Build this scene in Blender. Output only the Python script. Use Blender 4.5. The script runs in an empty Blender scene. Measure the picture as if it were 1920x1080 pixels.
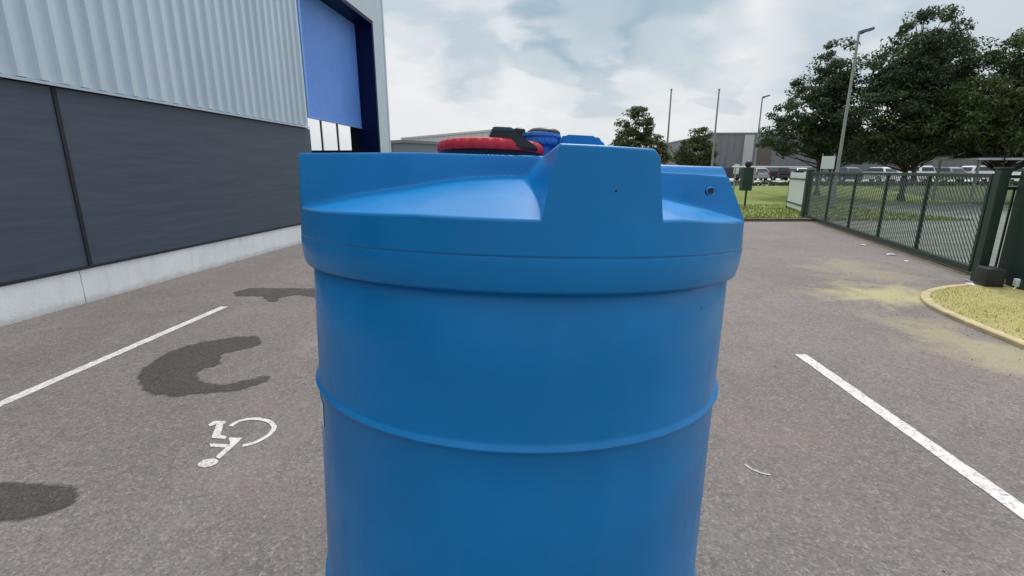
import bpy, bmesh, math, random
from mathutils import Vector, Matrix, noise
import numpy as np
from math import sin, cos, pi, radians as R, sqrt, atan2

random.seed(7)
S = bpy.context.scene
COL = S.collection

# ------------------------------------------------------------------ camera
cam = bpy.data.cameras.new('camera'); cam_o = bpy.data.objects.new('camera', cam); COL.objects.link(cam_o)
cam.sensor_width = 36.0; cam.lens = 36.0 * 897.0 / 1920.0
cam.clip_start = 0.05; cam.clip_end = 2000
cam_o.location = (0, 0, 1.8); cam_o.rotation_euler = (R(90 - 13.8), 0, 0)
S.camera = cam_o

# ------------------------------------------------------------------ light, sky, exposure
SUN_EL, SUN_AZ = R(54), R(22)          # azimuth measured from +Y (view direction) towards +X
w = bpy.data.worlds.new('World'); S.world = w; w.use_nodes = True
nt = w.node_tree; nt.nodes.clear()
def N(t, **k):
    n = nt.nodes.new(t)
    for a, b in k.items(): setattr(n, a, b)
    return n
def wmath(op, a, b=None, clamp=False):
    n = N('ShaderNodeMath', operation=op, use_clamp=clamp)
    for i, v in enumerate((a, b)):
        if v is None: continue
        if isinstance(v, (int, float)): n.inputs[i].default_value = v
        else: nt.links.new(v, n.inputs[i])
    return n.outputs[0]
def wmix(f, a, b):
    n = N('ShaderNodeMix', data_type='RGBA')
    for i, v in ((0, f), (6, a), (7, b)):
        if isinstance(v, (int, float)): n.inputs[i].default_value = v
        elif isinstance(v, tuple): n.inputs[i].default_value = (*v, 1)
        else: nt.links.new(v, n.inputs[i])
    return n.outputs[2]
def wrange(v, a, b, c=0.0, d=1.0):
    n = N('ShaderNodeMapRange', interpolation_type='SMOOTHSTEP')
    nt.links.new(v, n.inputs[0])
    for i, q in enumerate((a, b, c, d)): n.inputs[i + 1].default_value = q
    return n.outputs[0]
out = N('ShaderNodeOutputWorld'); bg = N('ShaderNodeBackground')
sky = N('ShaderNodeTexSky', sky_type='NISHITA'); sky.sun_disc = False
sky.sun_elevation = SUN_EL; sky.sun_rotation = SUN_AZ; sky.air_density = 1.2; sky.dust_density = 2.5
tc = N('ShaderNodeTexCoord')
nrm = N('ShaderNodeVectorMath', operation='NORMALIZE'); nt.links.new(tc.outputs['Generated'], nrm.inputs[0])
sp = N('ShaderNodeSeparateXYZ'); nt.links.new(nrm.outputs[0], sp.inputs[0])
# the cloud layer seen as a flat deck far above
zz = wmath('ADD', wmath('MAXIMUM', sp.outputs[2], 0.0), 0.22)
cb = N('ShaderNodeCombineXYZ')
nt.links.new(wmath('DIVIDE', sp.outputs[0], zz), cb.inputs[0]); nt.links.new(wmath('DIVIDE', sp.outputs[1], zz), cb.inputs[1])
def cloudnoise(scale, detail, rough, dist, off):
    m = N('ShaderNodeVectorMath', operation='ADD'); nt.links.new(cb.outputs[0], m.inputs[0]); m.inputs[1].default_value = off
    n = N('ShaderNodeTexNoise'); n.inputs['Scale'].default_value = scale; n.inputs['Detail'].default_value = detail
    n.inputs['Roughness'].default_value = rough; n.inputs['Distortion'].default_value = dist
    nt.links.new(m.outputs[0], n.inputs['Vector']); return n.outputs[0]
n1 = cloudnoise(1.0, 4, 0.45, 0.2, (3.1, 0.4, 0)); n2 = cloudnoise(3.2, 5, 0.5, 0.15, (7.7, 2.2, 1))
def blob(d, c0, c1):          # a soft patch of cloud round one direction, its edge broken by noise
    dn = Vector(d).normalized()
    v = N('ShaderNodeVectorMath', operation='DOT_PRODUCT'); nt.links.new(nrm.outputs[0], v.inputs[0]); v.inputs[1].default_value = dn
    q = wmath('ADD', v.outputs['Value'], wmath('MULTIPLY', wmath('SUBTRACT', n2, 0.5), 0.016))
    return wrange(q, c0, c1)
def pix(x, y):
    f, p = 897.0, R(13.8); u = x - 960; v = 540 - y
    return (u, f * cos(p) + v * sin(p), v * cos(p) - f * sin(p))
thin = wrange(n1, 0.36, 0.66)
base = wmix(wmath('MULTIPLY', thin, 0.6), (0.84, 0.85, 0.88), (0.56, 0.66, 0.73))
for (x, y, a, b, k) in ((1110, 20, .988, .9988, .55), (1290, 30, .991, .9994, .75), (1030, 80, .9968, .9997, .75), (880, 120, .9965, .9998, .45), (1140, 150, .9972, .9998, .6), (1345, 150, .9985, .9999, .3), (760, 20, .997, .9998, .4), (1560, 40, .990, .9995, .55), (1850, 0, .990, .9995, .4)):
    base = wmix(wmath('MULTIPLY', blob(pix(x, y), a, b), k), base, (0.31, 0.45, 0.55))
for (x, y, a, b, k) in ((775, 115, .997, .9999, .5), (940, 215, .9965, .9996, .35), (1260, 135, .996, .9999, .28), (1420, 60, .995, .9996, .45), (1120, 250, .99, .999, .3), (1000, 160, .997, .9999, .35)):
    base = wmix(wmath('MULTIPLY', blob(pix(x, y), a, b), k), base, (0.92, 0.92, 0.92))
skys = N('ShaderNodeVectorMath', operation='SCALE'); nt.links.new(sky.outputs[0], skys.inputs[0]); skys.inputs['Scale'].default_value = 0.10
full = wmix(0.93, skys.outputs[0], base)
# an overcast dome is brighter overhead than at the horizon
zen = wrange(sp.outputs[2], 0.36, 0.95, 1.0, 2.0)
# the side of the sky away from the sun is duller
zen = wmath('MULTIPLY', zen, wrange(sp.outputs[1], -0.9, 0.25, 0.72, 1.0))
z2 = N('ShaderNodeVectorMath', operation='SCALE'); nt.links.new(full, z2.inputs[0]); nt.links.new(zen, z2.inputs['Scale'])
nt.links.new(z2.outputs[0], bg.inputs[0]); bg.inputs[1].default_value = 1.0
nt.links.new(bg.outputs[0], out.inputs[0])

sun = bpy.data.lights.new('sun', 'SUN'); sun.energy = 2.2; sun.angle = R(14); sun.color = (1.0, 0.95, 0.88)
sun_o = bpy.data.objects.new('sun', sun); COL.objects.link(sun_o)
sdir = Vector((sin(SUN_AZ) * cos(SUN_EL), cos(SUN_AZ) * cos(SUN_EL), sin(SUN_EL)))
sun_o.rotation_euler = sdir.to_track_quat('Z', 'Y').to_euler()
S.view_settings.view_transform = 'Standard'; S.view_settings.look = 'None'
S.view_settings.exposure = 0.0; S.view_settings.gamma = 1.0
S.render.engine = 'CYCLES'

# ------------------------------------------------------------------ materials
class NM:
    """small helper that builds one procedural material"""
    def __init__(s, name, col=(.5, .5, .5), rough=.6, metal=0.0, spec=.5):
        s.m = bpy.data.materials.new(name); s.m.use_nodes = True; s.t = s.m.node_tree
        s.b = s.t.nodes['Principled BSDF']
        s.b.inputs['Base Color'].default_value = (*col, 1); s.b.inputs['Roughness'].default_value = rough
        s.b.inputs['Metallic'].default_value = metal; s.b.inputs['Specular IOR Level'].default_value = spec
        s.g = s.t.nodes.new('ShaderNodeTexCoord'); s.v = s.g.outputs['Object']
    def n(s, t, **k):
        q = s.t.nodes.new(t)
        for a, b in k.items(): setattr(q, a, b)
        return q
    def link(s, a, b): s.t.links.new(a, b)
    def vec(s, scale=(1, 1, 1)):
        q = s.n('ShaderNodeMapping'); s.link(s.v, q.inputs[0]); q.inputs['Scale'].default_value = scale; return q.outputs[0]
    def noise(s, scale, detail=4, rough=.5, dist=0, vec=None):
        q = s.n('ShaderNodeTexNoise'); s.link(vec or s.v, q.inputs['Vector'])
        for a, b in (('Scale', scale), ('Detail', detail), ('Roughness', rough), ('Distortion', dist)): q.inputs[a].default_value = b
        return q.outputs[0]
    def voro(s, scale, vec=None, out='Color'):
        q = s.n('ShaderNodeTexVoronoi'); s.link(vec or s.v, q.inputs['Vector']); q.inputs['Scale'].default_value = scale
        return q.outputs[out]
    def math(s, op, a, b=None):
        q = s.n('ShaderNodeMath', operation=op)
        for i, v in enumerate((a, b)):
            if v is None: continue
            if isinstance(v, (int, float)): q.inputs[i].default_value = v
            else: s.link(v, q.inputs[i])
        return q.outputs[0]
    def rng(s, v, a, b, c=0., d=1.):
        q = s.n('ShaderNodeMapRange'); s.link(v, q.inputs[0])
        for i, x in enumerate((a, b, c, d)): q.inputs[i + 1].default_value = x
        return q.outputs[0]
    def mix(s, f, a, b, blend='MIX'):
        q = s.n('ShaderNodeMix', data_type='RGBA', blend_type=blend)
        for i, v in ((0, f), (6, a), (7, b)):
            if isinstance(v, (int, float)): q.inputs[i].default_value = v
            elif isinstance(v, tuple): q.inputs[i].default_value = (*v, 1)
            else: s.link(v, q.inputs[i])
        return q.outputs[2]
    def color(s, c): s.link(c, s.b.inputs['Base Color'])
    def roughness(s, c): s.link(c, s.b.inputs['Roughness'])
    def bump(s, h, strength=.3, dist=.01):
        q = s.n('ShaderNodeBump'); q.inputs['Strength'].default_value = strength; q.inputs['Distance'].default_value = dist
        s.link(h, q.inputs['Height']); s.link(q.outputs[0], s.b.inputs['Normal'])

def varied(name, col, rough=.6, amt=.15, scale=3., metal=0., spec=.5, bump=0., bscale=40):
    k = NM(name, col, rough, metal, spec)
    a = tuple(c * (1 - amt) for c in col); b = tuple(min(1, c * (1 + amt)) for c in col)
    k.color(k.mix(k.rng(k.noise(scale, 5, .6), .3, .7), a, b))
    if bump: k.bump(k.noise(bscale, 4), bump, .01)
    return k.m

def asphalt(name, wet=1.0):
    k = NM(name, (.2, .18, .17), .85, 0, .35)
    big = k.rng(k.noise(.45, 5, .65, .5), .36, .64)
    mid = k.rng(k.noise(2.2, 5, .65), .3, .7)
    c = k.mix(big, (.172, .150, .140), (.232, .205, .192))
    c = k.mix(k.math('MULTIPLY', mid, .35), c, (.150, .133, .124))
    c = k.mix(k.rng(k.noise(17, 4, .65), .42, .68, 0, .38), c, (.105, .094, .088))
    c = k.mix(k.rng(k.noise(34, 3, .6), .55, .75, 0, .30), c, (.33, .30, .28))
    # single stones of the aggregate, light and dark
    vo = k.n('ShaderNodeTexVoronoi'); k.link(k.v, vo.inputs['Vector']); vo.inputs['Scale'].default_value = 78
    sepc = k.n('ShaderNodeSeparateColor'); k.link(vo.outputs['Color'], sepc.inputs[0])
    c = k.mix(k.rng(sepc.outputs[0], .55, .95, 0, .55), c, (.085, .078, .075))
    c = k.mix(k.rng(sepc.outputs[1], .74, .98, 0, .42), c, (.37, .335, .315))
    vb = k.n('ShaderNodeTexVoronoi'); k.link(k.v, vb.inputs['Vector']); vb.inputs['Scale'].default_value = 27
    sb = k.n('ShaderNodeSeparateColor'); k.link(vb.outputs['Color'], sb.inputs[0])
    c = k.mix(k.rng(sb.outputs[0], .66, .98, 0, .35), c, (.10, .093, .09))
    c = k.mix(k.rng(k.noise(1.1, 6, .75, .6), .50, .72, 0, .22), c, (.10, .088, .08))
    c = k.mix(k.rng(k.noise(.7, 6, .7, .8, k.vec((1.6, .5, 1))), .54, .70, 0, .25), c, (.30, .275, .255))
    # reddish and greenish tinge in places
    c = k.mix(k.rng(k.noise(.8, 3, .5, .2, k.vec((1, 1.3, 1))), .56, .75, 0, .30), c, (.235, .165, .150))
    if wet < 1:
        c = k.mix(1.0, c, (wet, wet * .97, wet * .88), 'MULTIPLY'); k.b.inputs['Roughness'].default_value = .55
    else:
        # yellow moss dust swept up beside the kerb
        q = k.n('ShaderNodeSeparateXYZ'); k.link(k.v, q.inputs[0])
        nn = k.math('SUBTRACT', k.noise(1.3, 6, .7, .5), .5)
        def spot(cx, cy, rx, ry):
            dx = k.math('DIVIDE', k.math('SUBTRACT', q.outputs[0], cx), rx); dy = k.math('DIVIDE', k.math('SUBTRACT', q.outputs[1], cy), ry)
            d = k.math('SQRT', k.math('ADD', k.math('MULTIPLY', dx, dx), k.math('MULTIPLY', dy, dy)))
            return k.rng(k.math('ADD', d, k.math('MULTIPLY', nn, 2.6)), .2, .95, 1, 0)
        c = k.mix(k.math('MULTIPLY', spot(5.6, 7.0, 1.3, .95), .66), c, (.47, .43, .20))
        c = k.mix(k.math('MULTIPLY', spot(4.85, 4.5, .8, 1.8), .46), c, (.42, .38, .21))
        c = k.mix(k.math('MULTIPLY', spot(6.5, 8.8, 1.1, 1.5), .35), c, (.40, .36, .22))
    k.color(c)
    h = k.math('ADD', k.noise(70, 3, .6), k.math('MULTIPLY', vo.outputs['Distance'], .8))
    k.bump(h, .4, .010)
    if wet < 1:
        at = k.n('ShaderNodeAttribute'); at.attribute_name = 'wet'
        f = k.rng(k.math('ADD', at.outputs['Fac'], k.math('MULTIPLY', k.math('SUBTRACT', k.noise(34, 5, .75), .5), 1.7)), .15, 1.05)
        tb = k.n('ShaderNodeBsdfTransparent'); mx = k.n('ShaderNodeMixShader'); o = k.t.nodes['Material Output']
        k.link(f, mx.inputs[0]); k.link(tb.outputs[0], mx.inputs[1]); k.link(k.b.outputs[0], mx.inputs[2]); k.link(mx.outputs[0], o.inputs[0])
    return k.m

def plastic_blue(name, col):
    k = NM(name, col, .36, 0, .28); k.b.inputs['Coat Weight'].default_value = .12; k.b.inputs['Coat Roughness'].default_value = .2
    a = tuple(c * .92 for c in col); b = tuple(c * 1.08 for c in col)
    c = k.mix(k.rng(k.noise(4, 4, .5), .35, .65), a, b)
    # thin film of dust; pale upright streaks put soft reflections into the colour
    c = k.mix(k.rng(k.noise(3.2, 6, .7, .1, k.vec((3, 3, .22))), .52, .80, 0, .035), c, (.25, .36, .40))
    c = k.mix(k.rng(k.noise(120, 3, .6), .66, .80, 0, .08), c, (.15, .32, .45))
    k.color(c)
    k.roughness(k.math('ADD', k.rng(k.noise(9, 5, .6), .3, .7, .30, .44), k.rng(k.noise(5, 6, .7, 0, k.vec((1, 1, .25))), .5, .8, 0, .22)))
    h = k.math('ADD', k.noise(2.5, 2, .5), k.math('MULTIPLY', k.noise(260, 2, .5), .018))
    k.bump(h, .35, .012)
    return k.m

M = {}
M['asphalt'] = asphalt('asphalt'); M['wet'] = asphalt('wet_asphalt', .40)
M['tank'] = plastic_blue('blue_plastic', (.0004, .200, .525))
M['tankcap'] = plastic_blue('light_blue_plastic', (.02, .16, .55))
M['red'] = varied('red_plastic', (.50, .006, .022), .45, .2, 12)
M['black'] = varied('black_plastic', (.015, .016, .018), .45, .2, 10)
M['teal'] = varied('teal_plastic', (.02, .07, .10), .4, .15, 10)
M['sticker'] = varied('white_vinyl', (.80, .82, .85), .4, .08, 30)

def paint_white():
    k = NM('road_paint', (.8, .8, .8), .7, 0, .4)
    c = k.mix(k.rng(k.noise(5, 5, .65), .3, .75), (.72, .68, .675), (.56, .53, .52))
    v = k.voro(70); s = k.n('ShaderNodeSeparateColor'); k.link(v, s.inputs[0])
    c = k.mix(k.rng(s.outputs[0], .74, .95, 0, .75), c, (.30, .27, .26)); c = k.mix(k.rng(k.noise(9, 6, .75), .54, .72, 0, .5), c, (.34, .31, .30)); k.color(c)
    k.bump(k.noise(80, 3), .3, .006); return k.m
M['paint'] = paint_white()
M['worn'] = varied('worn_road_paint', (.42, .39, .38), .8, .3, 30)

def grass_mat(name, a, b, c3):
    k = NM(name, a, .9, 0, .2)
    c = k.mix(k.rng(k.noise(.5, 5, .6, .3), .3, .7), a, b)
    c = k.mix(k.rng(k.noise(6, 6, .7), .45, .75, 0, .6), c, c3)
    k.color(c); k.bump(k.noise(30, 5, .7), .8, .05); return k.m
M['grass'] = grass_mat('short_grass', (.13, .18, .04), (.23, .27, .07), (.30, .30, .12))
M['shadegrass'] = grass_mat('shaded_verge_grass', (.055, .085, .03), (.09, .12, .05), (.12, .13, .07))  # darker grass: the shade under the trees is put into its colour
M['moss'] = grass_mat('yellow_moss', (.40, .37, .13), (.52, .46, .20), (.24, .22, .09))
def gravel_mat():
    k = NM('gravel', (.3, .3, .28), .9, 0, .2)
    c = k.mix(k.rng(k.noise(.6, 5, .6), .3, .7), (.13, .15, .13), (.22, .235, .215))
    v = k.voro(22); s = k.n('ShaderNodeSeparateColor'); k.link(v, s.inputs[0])
    c = k.mix(k.rng(s.outputs[0], .5, 1, 0, .6), c, (.12, .125, .11)); k.color(c)
    k.bump(k.noise(30, 4), .6, .03); return k.m
M['gravel'] = gravel_mat()
M['road'] = varied('pale_concrete_road', (.42, .40, .37), .8, .15, .4)
M['concrete'] = varied('concrete', (.68, .72, .75), .8, .10, 1.4, bump=.25, bscale=60)
def stained_concrete():
    k = NM('plinth_concrete', (.6, .6, .6), .82, 0, .3)
    c = k.mix(k.rng(k.noise(1.6, 5, .6), .3, .7), (.68, .73, .77), (.80, .84, .87))
    c = k.mix(k.rng(k.noise(5, 6, .7, 0, k.vec((1, 1, .2))), .52, .75, 0, .3), c, (.40, .40, .38))
    c = k.mix(k.rng(k.noise(90, 2, .5), .66, .75, 0, .5), c, (.30, .30, .30))
    q = k.n('ShaderNodeSeparateXYZ'); k.link(k.v, q.inputs[0])
    c = k.mix(k.math('MULTIPLY', k.rng(k.math('ADD', q.outputs[2], k.math('MULTIPLY', k.noise(6, 5, .7), .16)), .07, .19, 1, 0), .55), c, (.26, .24, .21))
    k.color(c); k.bump(k.noise(60, 4), .3, .01); return k.m
M['plinth'] = stained_concrete()
M['kerbc'] = varied('mossy_kerb_concrete', (.46, .38, .22), .85, .25, 6, bump=.4, bscale=50)
M['kerbd'] = varied('weathered_kerb', (.16, .12, .08), .9, .3, 5, bump=.4, bscale=50)

def dark_panel():
    k = NM('dark_grey_panel', (.075, .092, .115), .42, 0, .5)
    v = k.vec((.35, .35, 5)); f = k.rng(k.noise(2.2, 5, .6, .2, v), .3, .75)
    c = k.mix(f, (.046, .066, .100), (.062, .085, .122))
    v2 = k.vec((.7, .7, 30)); c = k.mix(k.rng(k.noise(1.6, 3, .6, .1, v2), .63, .76, 0, .28), c, (.15, .17, .20))  # fine pale streaks: highlights painted into the panel colour
    k.color(c); k.roughness(k.rng(f, 0, 1, .38, .52)); k.bump(k.noise(1.2, 3, .5, 0, k.vec((.4, .4, 4))), .35, .02); return k.m
M['darkpanel'] = dark_panel()
def cladding_mat():
    k = NM('silver_cladding', (.42, .48, .52), .42, .15, .5)
    c = k.mix(k.rng(k.noise(1.5, 4, .6, 0, k.vec((1, 1, .15))), .3, .7), (.47, .575, .665), (.55, .66, .75))
    k.color(c); return k.m
M['clad'] = cladding_mat()
M['trim'] = varied('light_trim_metal', (.47, .56, .66), .45, .05, 2, .1)
M['joint'] = varied('black_joint', (.008, .010, .018), .7, .2, 4)
M['blueshut'] = varied('blue_shutter', (.135, .32, .86), .5, .05, 1.2)
M['blueframe'] = varied('blue_frame_paint', (.16, .34, .78), .45, .05, 2)
M['navy'] = varied('navy_frame_paint', (.001, .007, .055), .5, .1, 2, 0, .2)
M['inside'] = varied('hall_inner_lining', (.06, .07, .085), .7, .15, 1)
M['roof'] = varied('grey_roof_sheet', (.22, .23, .24), .6, .1, 1)
M['farwhite'] = varied('pale_render', (.50, .52, .52), .7, .05, .3)
M['fargrey'] = varied('grey_sheet_wall', (.19, .20, .215), .6, .08, .15)
M['midgrey'] = varied('blue_grey_wall', (.17, .20, .24), .6, .06, .3)
M['brownp'] = varied('brown_grey_panel', (.12, .105, .10), .6, .1, .5)
M['green'] = varied('dark_green_coating', (.010, .035, .026), .42, .25, 6)
M['post'] = varied('galvanised_steel', (.30, .32, .29), .5, .12, 3, .3)
M['lampm'] = varied('lamp_grey_metal', (.10, .14, .20), .45, .1, 8)
M['white'] = varied('white_board', (.70, .76, .78), .5, .04, 1.5)
M['rubber'] = varied('black_rubber', (.02, .02, .022), .8, .2, 20)
M['bark'] = varied('grey_brown_bark', (.06, .05, .04), .9, .35, 8, bump=.8, bscale=14)
M['glass'] = varied('dark_car_glass', (.02, .028, .035), .12, .1, 5)
M['rim'] = varied('wheel_rim_metal', (.45, .46, .48), .35, .1, 10, .6)
M['hlamp'] = varied('clear_lamp_lens', (.6, .62, .64), .2, .05, 10)
M['tlamp'] = varied('red_lamp_lens', (.35, .01, .01), .25, .1, 10)

def leaf_mat(name, a, b, c3):
    k = NM(name, a, .55, 0, .35)
    geo = k.n('ShaderNodeNewGeometry')
    c = k.mix(geo.outputs['Random Per Island'], a, b)
    c = k.mix(k.rng(k.noise(.7, 3, .6), .48, .72, 0, .7), c, c3)
    k.color(c)
    tr = k.n('ShaderNodeBsdfTranslucent'); k.link(c, tr.inputs[0])
    mx = k.n('ShaderNodeMixShader'); mx.inputs[0].default_value = .25
    o = k.t.nodes['Material Output']; k.link(k.b.outputs[0], mx.inputs[1]); k.link(tr.outputs[0], mx.inputs[2]); k.link(mx.outputs[0], o.inputs[0])
    return k.m
M['leafdark'] = leaf_mat('dark_leaves', (.030, .056, .028), (.068, .108, .048), (.11, .15, .05))
M['leafmid'] = leaf_mat('mid_leaves', (.045, .075, .025), (.09, .135, .042), (.14, .175, .052))
M['leafyel'] = leaf_mat('olive_leaves', (.05, .07, .022), (.10, .13, .045), (.15, .17, .06))

# ------------------------------------------------------------------ mesh helpers
def obj(name, bm, mat, parent=None, smooth=False, autos=None):
    me = bpy.data.meshes.new(name); bm.normal_update(); bm.to_mesh(me); bm.free()
    me.materials.append(mat)
    if smooth:
        for p in me.polygons: p.use_smooth = True
        if autos is not None:
            try: me.set_sharp_from_angle(angle=R(autos))
            except Exception: pass
    o = bpy.data.objects.new(name, me); COL.objects.link(o)
    if parent: o.parent = parent
    return o
def tag(o, label=None, cat=None, group=None, kind=None):
    if label: o['label'] = label
    if cat: o['category'] = cat
    if group: o['group'] = group
    if kind: o['kind'] = kind
    return o
def thing(name, label, cat, loc=(0, 0, 0), rz=0, group=None):
    o = bpy.data.objects.new(name, None); COL.objects.link(o); o.empty_display_size = .2
    o.location = loc; o.rotation_euler = (0, 0, rz); return tag(o, label, cat, group)
def B(): return bmesh.new()
def box(bm, a, b, bev=0.0, mat=None):
    c = [(x + y) / 2 for x, y in zip(a, b)]; s = [abs(y - x) for x, y in zip(a, b)]
    r = bmesh.ops.create_cube(bm, size=1.0, matrix=Matrix.Translation(c) @ Matrix.Diagonal((*s, 1)))
    if bev:
        es = {e for v in r['verts'] for e in v.link_edges}
        r2 = bmesh.ops.bevel(bm, geom=list(es), offset=bev, segments=2, affect='EDGES', profile=.6)
        vs = list({v for f in r2['faces'] for v in f.verts} | {v for v in r['verts'] if v.is_valid})
    else: vs = r['verts']
    if mat is not None: bmesh.ops.transform(bm, matrix=mat, verts=vs)
    return vs
def cyl(bm, p0, p1, r0, r1=None, seg=12):
    p0, p1 = Vector(p0), Vector(p1); r1 = r0 if r1 is None else r1; d = p1 - p0
    m = Matrix.Translation((p0 + p1) / 2) @ d.to_track_quat('Z', 'Y').to_matrix().to_4x4()
    bmesh.ops.create_cone(bm, cap_ends=True, segments=seg, radius1=r0, radius2=r1, depth=d.length, matrix=m)
def tube(bm, pts, rad, seg=8):
    rings = []
    for i, p in enumerate(pts):
        p = Vector(p); a = Vector(pts[max(i - 1, 0)]); b = Vector(pts[min(i + 1, len(pts) - 1)])
        q = (b - a).to_track_quat('Z', 'Y'); r = rad[i] if isinstance(rad, (list, tuple)) else rad
        rings.append([bm.verts.new(p + q @ Vector((r * cos(2 * pi * k / seg), r * sin(2 * pi * k / seg), 0))) for k in range(seg)])
    for a, b in zip(rings, rings[1:]):
        for k in range(seg): bm.faces.new((a[k], a[(k + 1) % seg], b[(k + 1) % seg], b[k]))
    bm.faces.new(list(reversed(rings[0]))); bm.faces.new(rings[-1])
def lathe(bm, prof, seg=64, c=(0, 0), rmod=None):
    rings = []
    for r, z in prof:
        rings.append([bm.verts.new((c[0] + (r * (rmod(2 * pi * k / seg, z) if rmod else 1)) * cos(2 * pi * k / seg), c[1] + (r * (rmod(2 * pi * k / seg, z) if rmod else 1)) * sin(2 * pi * k / seg), z)) for k in range(seg)])
    for a, b in zip(rings, rings[1:]):
        for k in range(seg): bm.faces.new((a[k], a[(k + 1) % seg], b[(k + 1) % seg], b[k]))
    bm.faces.new(list(reversed(rings[0]))); bm.faces.new(rings[-1])
def poly(bm, pts, z0, z1=None):
    """flat polygon, or a slab when z1 is given"""
    a = [bm.verts.new((x, y, z0)) for x, y in pts]; f = bm.faces.new(a)
    if f.normal.z < 0: pass
    if z1 is not None:
        r = bmesh.ops.extrude_face_region(bm, geom=[f])
        for v in r['geom']:
            if isinstance(v, bmesh.types.BMVert): v.co.z = z1
        bmesh.ops.recalc_face_normals(bm, faces=bm.faces)
    return f
def sst(x): x = max(0., min(1., x)); return x * x * (3 - 2 * x)

def gz(y): return .6 * sst((y - 27) / 12)       # the land beyond the verge lies a little higher

# ------------------------------------------------------------------ ground
ROWS = [-40, -10, 0, 5, 10, 15, 20, 24] + [27 + i for i in range(15)] + [45, 60, 90, 140, 220, 400, 800]
def sheet(name, mat, y0, y1, xl, xr, lift, nx=2):
    bm = B(); rows = sorted({y0, y1, *[y for y in ROWS if y0 < y < y1]}); g = []
    for y in rows: g.append([bm.verts.new((xl(y) + (xr(y) - xl(y)) * i / nx, y, gz(y) + lift)) for i in range(nx + 1)])
    for a, b in zip(g, g[1:]):
        for i in range(nx): bm.faces.new((a[i], a[i + 1], b[i + 1], b[i]))
    return tag(obj(name, bm, mat), kind='structure')
sheet('ground', M['asphalt'], -40, 800, lambda y: -500, lambda y: 700, 0, 6)
GA, GD = Vector((11.29, 18.5, 0)), Vector((-.2939, -.9558, 0))          # the gate's line
gx = lambda y: GA.x + (y - GA.y) * GD.x / GD.y
sheet('gravel_yard', M['gravel'], 1.0, 26.5, lambda y: gx(y) + .12 if y < 18.5 else 17.0, lambda y: 60, .004)
sheet('grass_verge', M['grass'], 17.62, 26.5, lambda y: -3.5, lambda y: 17.4 + .35 * sin(y), .008)
sheet('grass_strip', M['grass'], 26.5, 40, lambda y: -3.5, lambda y: 20 + .2 * y, .004)
sheet('verge', M['shadegrass'], 26.5, 40, lambda y: 20 + .2 * y, lambda y: 90, .006)  # strip under the trees, its shade painted in by the darker grass
sheet('road', M['road'], 40.002, 76, lambda y: -20, lambda y: 160, .004)

def strip(bm, pts, wd, z0, z1):
    """a kerb: rectangular bar swept along a line on the ground"""
    n = len(pts); L = []
    for i in range(n):
        a = Vector(pts[max(i - 1, 0)]); b = Vector(pts[min(i + 1, n - 1)]); d = (b - a).normalized(); q = Vector((-d.y, d.x))
        p = Vector(pts[i]); l, r = p + q * wd / 2, p - q * wd / 2; e = .012
        L.append([bm.verts.new((l.x, l.y, z0)), bm.verts.new((l.x, l.y, z1 - e)), bm.verts.new((l.x - q.x * e, l.y - q.y * e, z1)), bm.verts.new((r.x + q.x * e, r.y + q.y * e, z1)), bm.verts.new((r.x, r.y, z1 - e)), bm.verts.new((r.x, r.y, z0))])
    for a, b in zip(L, L[1:]):
        for k in range(5): bm.faces.new((a[k], a[k + 1], b[k + 1], b[k]))
    bm.faces.new(L[0]); bm.faces.new(list(reversed(L[-1]))); bmesh.ops.recalc_face_normals(bm, faces=bm.faces)
def smoothline(pts, n=8):
    o = []; P = [pts[0]] + list(pts) + [pts[-1]]
    for i in range(1, len(P) - 2):
        for k in range(n):
            t = k / n; a, b, c, d = (Vector(q) for q in P[i - 1:i + 3])
            o.append(tuple(.5 * ((2 * b) + (c - a) * t + (2 * a - 5 * b + 4 * c - d) * t * t + (3 * b - a - 3 * c + d) * t ** 3)))
    o.append(tuple(pts[-1])); return o
bm = B(); strip(bm, [(-3.5, 17.54), (4, 17.54), (11.05, 17.54)], .14, -.05, .11)
tag(obj('kerb', bm, M['kerbd']), kind='structure')
kf = lambda y: .972 * (1 - .07 * sst((y - 5.0) / 2.2))
KP = smoothline([(x * kf(y), y * kf(y)) for x, y in [(8.0, 8.15), (7.4, 7.95), (6.75, 7.55), (6.33, 6.98), (6.02, 6.35), (5.76, 5.75), (5.56, 5.1), (5.44, 4.2), (5.36, 2.5), (5.3, -2)]])
bm = B(); strip(bm, KP, .11, -.05, .055); tag(obj('island_kerb', bm, M['kerbc']), kind='structure')
bm = B(); nI = len(KP)
A0 = [bm.verts.new((x + .02, y - .01, .04)) for x, y in KP]; A1 = [bm.verts.new((x + (9.4 - x) * .5, y, .055)) for x, y in KP]; A2 = [bm.verts.new((9.4, y, .045)) for x, y in KP]
for i in range(nI - 1):
    bm.faces.new((A0[i], A1[i], A1[i + 1], A0[i + 1])); bm.faces.new((A1[i], A2[i], A2[i + 1], A1[i + 1]))
bmesh.ops.recalc_face_normals(bm, faces=bm.faces)
tag(obj('moss_ground', bm, M['moss']), kind='structure')
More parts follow.
